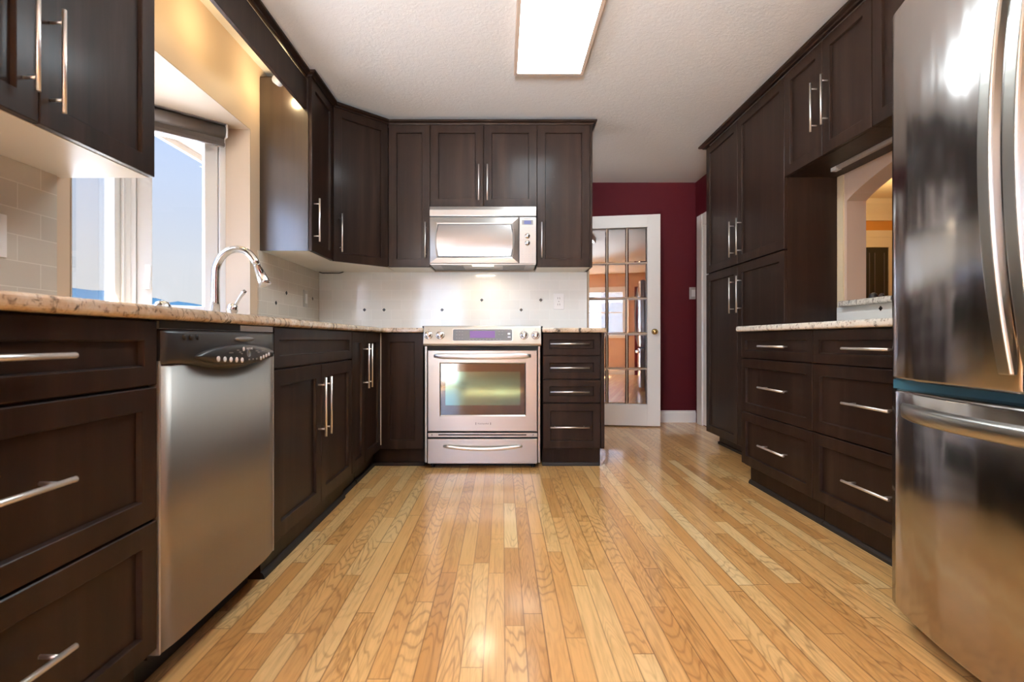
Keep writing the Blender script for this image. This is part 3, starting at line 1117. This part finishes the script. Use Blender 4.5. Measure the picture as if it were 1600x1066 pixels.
up3 = lambda pts, y: [(x, y, z) for x, z in pts]
dm.rings([up3(sq_outline(0), .012), up3(sq_outline(0), -.004), up3(sq_outline(.004), -.008), up3(lens_outline(-.012), -.016), up3(lens_outline(-.002), -.013)], cap1=False)
md = dm.build('door', 'micro_steel', t)
gk = MB().rings([up3(lens_outline(-.004), -.0125), up3(lens_outline(-.0035), -.0165), up3(lens_outline(.0005), -.0165), up3(lens_outline(.001), -.0125)], False, False)
gk.build('window_gasket', 'black_plastic', md)
gl = MB()
rsn = []
for j in range(17):
    tt = j / 16
    k = 1 - (2 * tt - 1) ** 2
    zz = wz0 - .002 + (wz1 - wz0 + .004) * tt
    xa, xb = wx0 - .002 - .012 * k, wx1 + .002 + .012 * k
    rsn.append([(xa + (xb - xa) * i / 12, -.013 - .005 * k, zz) for i in range(13)])
gl.rings(rsn, False, False, smooth=True, closed=False)
gl.build('window', 'micro_glass', md)
pn = box(.638, W_, -.008, .012, .002, .332).build('control_panel', 'micro_steel', t, .002)
box(.656, .735, -.0095, -.007, .277, .310).build('display_frame', 'panel_grey', pn)
box(.671, .720, -.0102, -.009, .281, .306).build('display', 'blue_display', pn)
text_mesh('brand_lettering', 'Panasonic', .0125, 'letter_dark', pn, Matrix.Translation((.695, -.0085, .3205)) @ Matrix.Rotation(R(90), 4, 'X'))
for kz in (.197, .147):
    MB().lathe([(.019, .007), (.019, .016), (.0165, .021), (.0, .022)], (.694, 0, kz), 'y', 26).build('dial', 'chrome', pn)
for rz in (.258, .235, .105, .090, .066, .050):
    for cx_ in (.660, .684, .706, .730):
        box(cx_ - .004, cx_ + .004, -.0086, -.008, rz - .0018, rz + .0018).build('key_mark', 'mark_grey', pn)
MB().box(.656, .734, -.0088, -.008, .034, .0355).box(.656, .658, -.0088, -.008, .006, .0355).box(.732, .734, -.0088, -.008, .006, .0355).build('button_outline', 'mark_grey', pn)
un = box(.004, W_ - .004, 0.0, .322, -.004, .004).build('base_plate', 'micro_steel', t)
for a, b in ((.075, .235), (.52, .68)):
    box(a, b, .06, .26, -.006, -.003).build('grease_filter', 'mark_grey', un)
box(.30, .455, .02, .075, -.0065, -.003).build('lamp_lens', 'hood_lamp', un)
lamp('hood_light', 'AREA', (-.517 + .378, 3.664 + .05, 1.368), 1.2, (1, .85, .62), .15, (0, 0, 0), .05)

# ------------------------------------------------------------------ dishwasher
t = thing('dishwasher', (LF, 1.199, 0), 'stainless dishwasher with black lens-shaped control panel', 'dishwasher', RL)
w = .603
box(.006, w - .006, .03, .60, .09, .870).build('tub', 'carcass_dark', t)
box(.02, w - .02, .08, .60, 0, .09).build('kick_plate', 'black_gap', t)
box(.004, w - .004, .0, .022, .866, .884).build('mount_strip', 'plate_steel', t)
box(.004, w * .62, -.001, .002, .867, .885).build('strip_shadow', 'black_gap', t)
# steel door, slightly bowed outward
rsn = []
NP = 16
for i in range(NP + 1):
    u_ = .006 + (w - .012) * i / NP
    k = 1 - (2 * i / NP - 1) ** 2
    yy = -.006 * min(1, 3 * k) - .004 * k
    rsn.append([(u_, .03, .105), (u_, yy, .105), (u_, yy, .80), (u_, .03, .80)])
MB().rings(rsn, smooth=True).build('door_panel', 'steel_vertical', t)
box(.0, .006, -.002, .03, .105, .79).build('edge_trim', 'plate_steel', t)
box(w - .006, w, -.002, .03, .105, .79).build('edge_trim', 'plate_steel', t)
# control panel: outline follows the lens at its foot
top = .863
lo = lambda u: (.782 - .026 * math.sin(math.pi * min(max((u - .06) / .50, 0), 1)) ** 1.3)
rsn = []
NP = 30
for i in range(NP + 1):
    u_ = .004 + (w - .008) * i / NP
    k = 1 - (2 * i / NP - 1) ** 2
    yy = -.012 - .010 * k
    e_ = min(1, 12 * min(i / NP, 1 - i / NP) + .2)
    zb = lo(u_)
    rsn.append([(u_, .028, zb), (u_, yy * .6 * e_, zb), (u_, yy * e_, zb + .012), (u_, yy * e_, top - .008), (u_, (yy + .006) * e_, top), (u_, .028, top)])
pn = MB().rings(rsn, smooth=True).build('control_panel', 'black_plastic', t)
# raised lens, its flat face standing just proud of the panel
pyv = lambda u: -.012 - .010 * (1 - (2 * (u - .004) / (w - .008) - 1) ** 2)
LC = .797
rsn = []
for sc_, yo in ((1, .004), (1, -.006), (.93, -.0115), (.5, -.012), (.01, -.012)):
    pts = []
    for k in range(44):
        a = 2 * math.pi * k / 44
        ca, sa = math.cos(a), math.sin(a)
        uu = .335 + .225 * sc_ * ca
        zz = LC + .031 * sc_ * math.copysign(abs(sa) ** 1.5, sa)
        pts.append((uu, pyv(uu) + yo, zz))
    rsn.append(pts)
lens = MB().rings(rsn, smooth=True).build('control_lens', 'lens_plastic', pn)


def key(u, z, r):
    d = -pyv(u)
    return MB().lathe([(r, d + .008), (r, d + .0130), (r * .8, d + .0136), (0, d + .0137)], (u, 0, z), 'y', 14)


def mark(u, z, l, h=.0013):
    d = pyv(u)
    return MB().box(u - l / 2, u + l / 2, d - .0129, d - .010, z - h, z + h)


for k in range(5):
    key(.195 + .031 * k, LC - .009 - .0020 * k, .0078).build('button', 'mark_white', lens)
for k in range(3):
    mark(.362 + .025 * k, LC - .0165, .008, .0024).build('indicator', 'mark_grey', lens)
for k in range(4):
    key(.442 + .020 * k, LC - .0155 + .0035 * k, .0062).build('button', 'mark_white', lens)
for u_, z_, l_ in ((.258, .006, .022), (.295, .0125, .013), (.308, .007, .011), (.318, .002, .008), (.413, .0085, .017), (.424, .004, .013), (.458, .0085, .022)):
    mark(u_, LC + z_, l_).build('key_legend', 'mark_grey', lens)
key(.328, LC + .0155, .0062).build('logo_disc', 'mark_white', lens)
text_mesh('brand_lettering', 'MAYTAG', .0095, 'mark_white', lens, Matrix.Translation((.364, pyv(.364) - .0128, LC + .0158)) @ Matrix.Rotation(R(90), 4, 'X'))
d_ = -pyv(.36)
MB().lathe([(.0115, d_ + .010), (.0115, d_ + .0130), (.0098, d_ + .0134), (.0096, d_ + .0126), (.0, d_ + .0126)], (.36, 0, LC + .001), 'y', 24).build('status_ring', 'panel_grey', lens)
# latch and vent holes
rsn = []
for sc_, yo in ((1, -.012), (1, -.026), (.85, -.030), (.01, -.031)):
    rsn.append([(.355 + .055 * sc_ * math.cos(2 * math.pi * k / 28), yo, .842 + .0085 * sc_ * math.sin(2 * math.pi * k / 28)) for k in range(28)])
MB().rings(rsn, smooth=True).build('door_latch', 'panel_grey', pn)
for k in range(3):
    MB().lathe([(.008, .010), (.008, .0195), (0, .0195)], (.072 + .026 * k, 0, .847), 'y', 14).build('vent_hole', 'black_gap', pn)

# ------------------------------------------------------------------ refrigerator
FX, FY, FW = 1.152, 1.53, .91
t = thing('refrigerator', (FX, FY, 0), 'large stainless french-door refrigerator with freezer drawer', 'refrigerator', RR)
box(.004, FW - .004, .06, .80, .02, 1.79).build('body', 'panel_grey', t)
box(.03, FW - .03, .075, .79, 0, .05).build('base_grille', 'black_gap', t)


def bulge(u):
    return -.07 * (1 - ((u - FW / 2) / (FW / 2)) ** 2)


def curved(u0, u1, z0, z1, n=26, r=.010):
    rs = []
    for i in range(n + 1):
        u = u0 + (u1 - u0) * i / n
        y = bulge(u)
        e = 0
        if i == 0 or i == n:
            e = .004
        rs.append([(u, .055, z0), (u, y + r + e, z0), (u, y + .003 + e, z0 + .004), (u, y + e, z0 + r), (u, y + e, z1 - r), (u, y + .003 + e, z1 - .004), (u, y + r + e, z1), (u, .055, z1)])
    return MB().rings(rs, smooth=True)


box(.01, FW - .01, .0, .06, .698, .724).build('gasket', 'gasket_reflection', t)
for u0, u1, uh in ((0, .4535, .427), (.4565, FW, .483)):
    dd_ = curved(u0, u1, .724, 1.80).build('door', 'fridge_steel', t)
    rs = []
    for i in range(33):
        tt = i / 32
        z = .765 + .95 * tt
        k = 1 - (2 * tt - 1) ** 2
        y = bulge(uh) - .004 - .046 * k
        hw = .017
        rs.append([(uh - hw, y, z), (uh - hw + .003, y - .006, z), (uh + hw - .003, y - .006, z), (uh + hw, y, z), (uh + hw, y + .018, z), (uh - hw, y + .018, z)])
    MB().rings(rs, smooth=False).build('door_handle', 'steel', dd_, .003)
fz = curved(0, FW, .06, .698).build('freezer_drawer', 'fridge_steel', t)
rs = []
for i in range(41):
    tt = i / 40
    u = .075 + (FW - .15) * tt
    k = (1 - (2 * tt - 1) ** 2)
    k2 = min(1, k * 1.6)
    y = bulge(u) - .006 - .030 * k2
    hh = .022
    zc = .641
    rs.append([(u, y + .02, zc - hh), (u, y + .003, zc - hh + .002), (u, y - .002, zc - hh + .008), (u, y - .003, zc + hh - .010), (u, y + .002, zc + hh - .002), (u, y + .02, zc + hh)])
MB().rings(rs, smooth=True).build('drawer_handle', 'steel', fz)

# ------------------------------------------------------------------ french door in the hall
TH = R(-9)
dw, dh = .813, 2.03
hx = 1.510 - dw * math.cos(TH)
d1 = root('door_1', (hx, 5.055, .012), TH)
st, tr_, br_ = .121, .12, .205
mb = MB()
mb.box(0, st, 0, .035, 0, dh).box(dw - st, dw, 0, .035, 0, dh)
mb.box(st, dw - st, 0, .035, 0, br_).box(st, dw - st, 0, .035, dh - tr_, dh)
gx0, gx1, gz0, gz1 = st, dw - st, br_, dh - tr_
mb.build('frame', 'white_paint', d1, .003)
mu = MB()
for i in range(1, 3):
    x = gx0 + (gx1 - gx0) * i / 3
    mu.xf(Matrix.Identity(4)).box(x - .006, x + .006, .010, .025, gz0, gz1)
for i in range(1, 5):
    z = gz0 + (gz1 - gz0) * i / 5
    mu.box(gx0, gx1, .010, .025, z - .006, z + .006)
mu.build('muntins', 'beige_paint', d1, .003)
gp = MB()
for i in range(3):
    for j in range(5):
        a, b = gx0 + (gx1 - gx0) * i / 3 + .002, gx0 + (gx1 - gx0) * (i + 1) / 3 - .002
        c_, e_ = gz0 + (gz1 - gz0) * j / 5 + .002, gz0 + (gz1 - gz0) * (j + 1) / 5 - .002
        gp.rings([rc(a, b, c_, e_, .016), rc(a + .014, b - .014, c_ + .014, e_ - .014, .0135)], cap0=False)
gp.build('glass', 'door_glass', d1)
kb = MB().lathe([(.028, 0), (.028, .004), (.012, .010), (.011, .028), (.022, .034), (.027, .046), (.024, .056), (.012, .062), (0, .063)], (dw - .055, 0, .905), 'y', 26)
kb.build('knob', 'brass', d1)

# ------------------------------------------------------------------ faucet
fy = 2.335
t = thing('faucet', (-1.30, fy, .9175), 'brushed nickel gooseneck pull-down faucet at the window sink', 'faucet')
MB().lathe([(.027, 0), (.027, .006), (.021, .012), (.0195, .03), (.0185, .05)], seg=24).build('base', 'chrome', t)
path = [(0, 0, .03), (0, 0, .10), (0, 0, .18)]
rad = [.0205, .0195, .018]
for k in range(1, 15):
    a = R(180 - 158 * k / 14)
    path.append((.098 + .098 * math.cos(a), 0, .215 + .118 * math.sin(a)))
    rad.append(.018 - .003 * k / 14)
MB().tube(path, rad, 18).build('spout', 'chrome', t)
e0 = Vector(path[-1])
dv = (Vector(path[-1]) - Vector(path[-2])).normalized()
MB().tube([e0, e0 + dv * .003, e0 + dv * .004, e0 + dv * .078, e0 + dv * .098], [.0170, .0170, .0155, .0235, .0250], 20).build('spray_head', 'chrome', t)
t = thing('faucet_lever', (-1.30, 2.485, .9175), 'separate brushed nickel lever handle behind the faucet', 'faucet lever')
MB().lathe([(.026, 0), (.026, .008), (.021, .014), (.020, .05), (.0245, .062), (.025, .078), (.019, .092), (.008, .098), (0, .099)], seg=22).build('base', 'chrome', t)
MB().tube([(.012, 0, .086), (.022, 0, .104), (.036, 0, .128), (.050, 0, .146), (.062, 0, .158)], [.0075, .0075, .008, .0095, .0088], 14).build('lever', 'chrome', t)
tag(MB().lathe([(.034, 0), (.034, .02), (.031, .050), (.022, .066), (.008, .072), (0, .0725)], (-1.30, 1.97, .9175), seg=26).build('soap_dispenser', 'chrome'), 'low rounded metal cap on the worktop before the window', 'dispenser')

# ------------------------------------------------------------------ blind over the flank window
bd = (Vector((*C, 0)) - Vector((*B, 0))).normalized()
t = thing('roller_blind', (B[0] + bd.x * .012 + .03, B[1] + bd.y * .012 - .03, 1.918), 'dark brown rolled-up roller blind at the window top', 'blind', math.atan2(-bd.y, -bd.x) + math.pi)
bl = .43
MB().tube([(.012, 0, .07), (bl, 0, .07)], .036, 22).build('roll', 'blind_fabric', t)
box(.012, bl, -.004, .004, .0, .06).build('hanging_cloth', 'blind_fabric', t)
box(.010, bl, -.009, .009, -.012, .010).build('bottom_rail', 'blind_fabric', t, .003)
box(.012, bl, -.040, .040, .103, .107).build('top_rail', 'plate_steel', t)
box(.002, .011, -.038, .038, .035, .107).build('bracket', 'white_plastic', t, .003)

# ------------------------------------------------------------------ switch plates and outlets
def wall_plate(name, label, cat, loc, rot, w, h, mat, parts):
    t = thing(name, loc, label, cat, rot)
    box(-w / 2, w / 2, -.006, .0, -h / 2, h / 2).build('plate', mat, t, .002)
    for nm, (x0, x1, z0, z1, yo), mt in parts:
        box(x0, x1, yo, -.004, z0, z1).build(nm, mt, t, .0006)
    return t


wall_plate('wall_outlet', 'white duplex outlet on the back tile beside the drawer cabinet', 'outlet', ((873 - 785) / 806 * 3.98, YB - .009, 1.135), 0, .080, .122, 'white_plastic',
           [('socket', (-.018, .018, .006, .042, -.008), 'white_plastic'), ('socket', (-.018, .018, -.042, -.006, -.008), 'white_plastic'),
            ('slot', (-.009, -.006, .018, .032, -.0088), 'letter_dark'), ('slot', (.006, .009, .018, .032, -.0088), 'letter_dark'),
            ('slot', (-.009, -.006, -.030, -.016, -.0088), 'letter_dark'), ('slot', (.006, .009, -.030, -.016, -.0088), 'letter_dark'), ('screw', (-.003, .003, -.003, .003, -.0075), 'mark_grey')])
wall_plate('light_switch', 'steel switch plate with white rocker on the corner tile', 'switch', (XL + .009, 3.705, 1.135), RL, .076, .122, 'plate_steel', [('rocker', (-.016, .016, -.034, .034, -.010), 'white_plastic')])
wall_plate('light_switch', 'steel switch plate with white rocker on the red wall', 'switch', ((1083 - 785) / 806 * 5.25, 5.25, 1.313), 0, .078, .122, 'plate_steel', [('rocker', (-.018, .018, -.035, .035, -.010), 'white_plastic')])
wall_plate('wall_outlet', 'white wall plate under the nearest wall cabinet, at the picture edge', 'outlet', (XL + .009, 1.41, 1.134), RL, .118, .122, 'white_plastic',
           [('face', (.008, .042, -.034, .034, -.008), 'white_plastic'), ('slot', (.012, .034, -.029, -.026, -.0086), 'letter_dark'), ('screw', (.021, .026, .050, .055, -.0075), 'mark_grey'), ('screw', (.021, .026, -.052, -.047, -.0075), 'mark_grey')])

# ------------------------------------------------------------------ lights as objects
t = thing('ceiling_light', (.27, 2.40, 2.44), 'bright rectangular fluorescent ceiling light', 'ceiling light')
mb = MB().box(-.203, -.183, -.62, .62, -.052, 0).box(.183, .203, -.62, .62, -.052, 0).box(-.183, .183, .60, .62, -.052, 0).box(-.183, .183, -.62, -.60, -.052, 0)
mb.build('frame', 'beige_paint', t, .002)
box(-.183, .183, -.60, .60, -.050, -.02).build('diffuser', 'tube_diffuser', t)
t = thing('ceiling_light', (-1.7, -1.9, 2.44), 'added unseen fill light on the ceiling behind the camera', 'ceiling light')  # made-up fixture out of view, added to brighten the room
mb = MB().box(-.32, -.30, -.32, .32, -.052, 0).box(.30, .32, -.32, .32, -.052, 0).box(-.30, .30, .30, .32, -.052, 0).box(-.30, .30, -.32, -.30, -.052, 0)
mb.build('frame', 'white_paint', t, .002)
box(-.30, .30, -.30, .30, -.050, -.02).build('diffuser', 'nook_fill_panel', t)
# small spot behind the valance
t = thing('spot_light', (-1.1745, 2.775, 2.245), 'little white swivel spot behind the valance', 'spot light')
MB().tube([(.004, 0, .05), (-.025, 0, .045), (-.028, 0, .01)], .006, 10).build('arm', 'white_plastic', t)
MB().lathe([(.012, -.03), (.022, -.02), (.027, .02), (.0, .02)], (-.03, .0, -.012), 'y', 18).build('head', 'white_plastic', t)
for y, w in ((2.93, 2.0), (2.35, 1.6), (1.85, 2.2)):
    lamp('valance_lamp', 'POINT', (-1.245, y, 2.27), w, (1, .74, .40), .03)
# light bar below the pass-through cabinets
t = thing('light_bar', (1.835, 2.86, 1.790), 'slim under-cabinet light bar above the pass-through', 'under-cabinet light', RR)
MB().xprism([(-.014, 0), (-.014, -.008), (-.005, -.018), (.012, -.018), (.016, 0)], .0, 1.0).build('housing', 'plate_steel', t, .001)
for x in (0.0, .45):
    box(x, x + .045, -.016, .017, -.020, 0).build('clip', 'white_plastic', t, .002)
lamp('hall_fill', 'POINT', (-.35, 4.62, 2.25), 16, (.95, .97, 1), .12)  # added point light, unseen and without a fixture, brightens the hall
# unseen lamp added to warm and brighten the dining room
lamp('dining_fill', 'POINT', (4.4, 5.6, 2.2), 12, (1, .72, .38), .12)

# two small dark things on the ledge
tag(MB().lathe([(.014, 0), (.022, .012), (.024, .026), (.017, .040), (.005, .046), (0, .046)], (2.09, 2.905, 1.0595), seg=18).build('ledge_ornament', 'black_plastic'), 'larger dark rounded ornament on the pass-through ledge', 'ornament', 'dark ornaments on the ledge')
tag(MB().lathe([(.009, 0), (.014, .010), (.015, .024), (.009, .036), (0, .040)], (2.10, 2.855, 1.0595), seg=18).build('ledge_ornament', 'black_plastic'), 'smaller dark rounded ornament on the pass-through ledge', 'ornament', 'dark ornaments on the ledge')
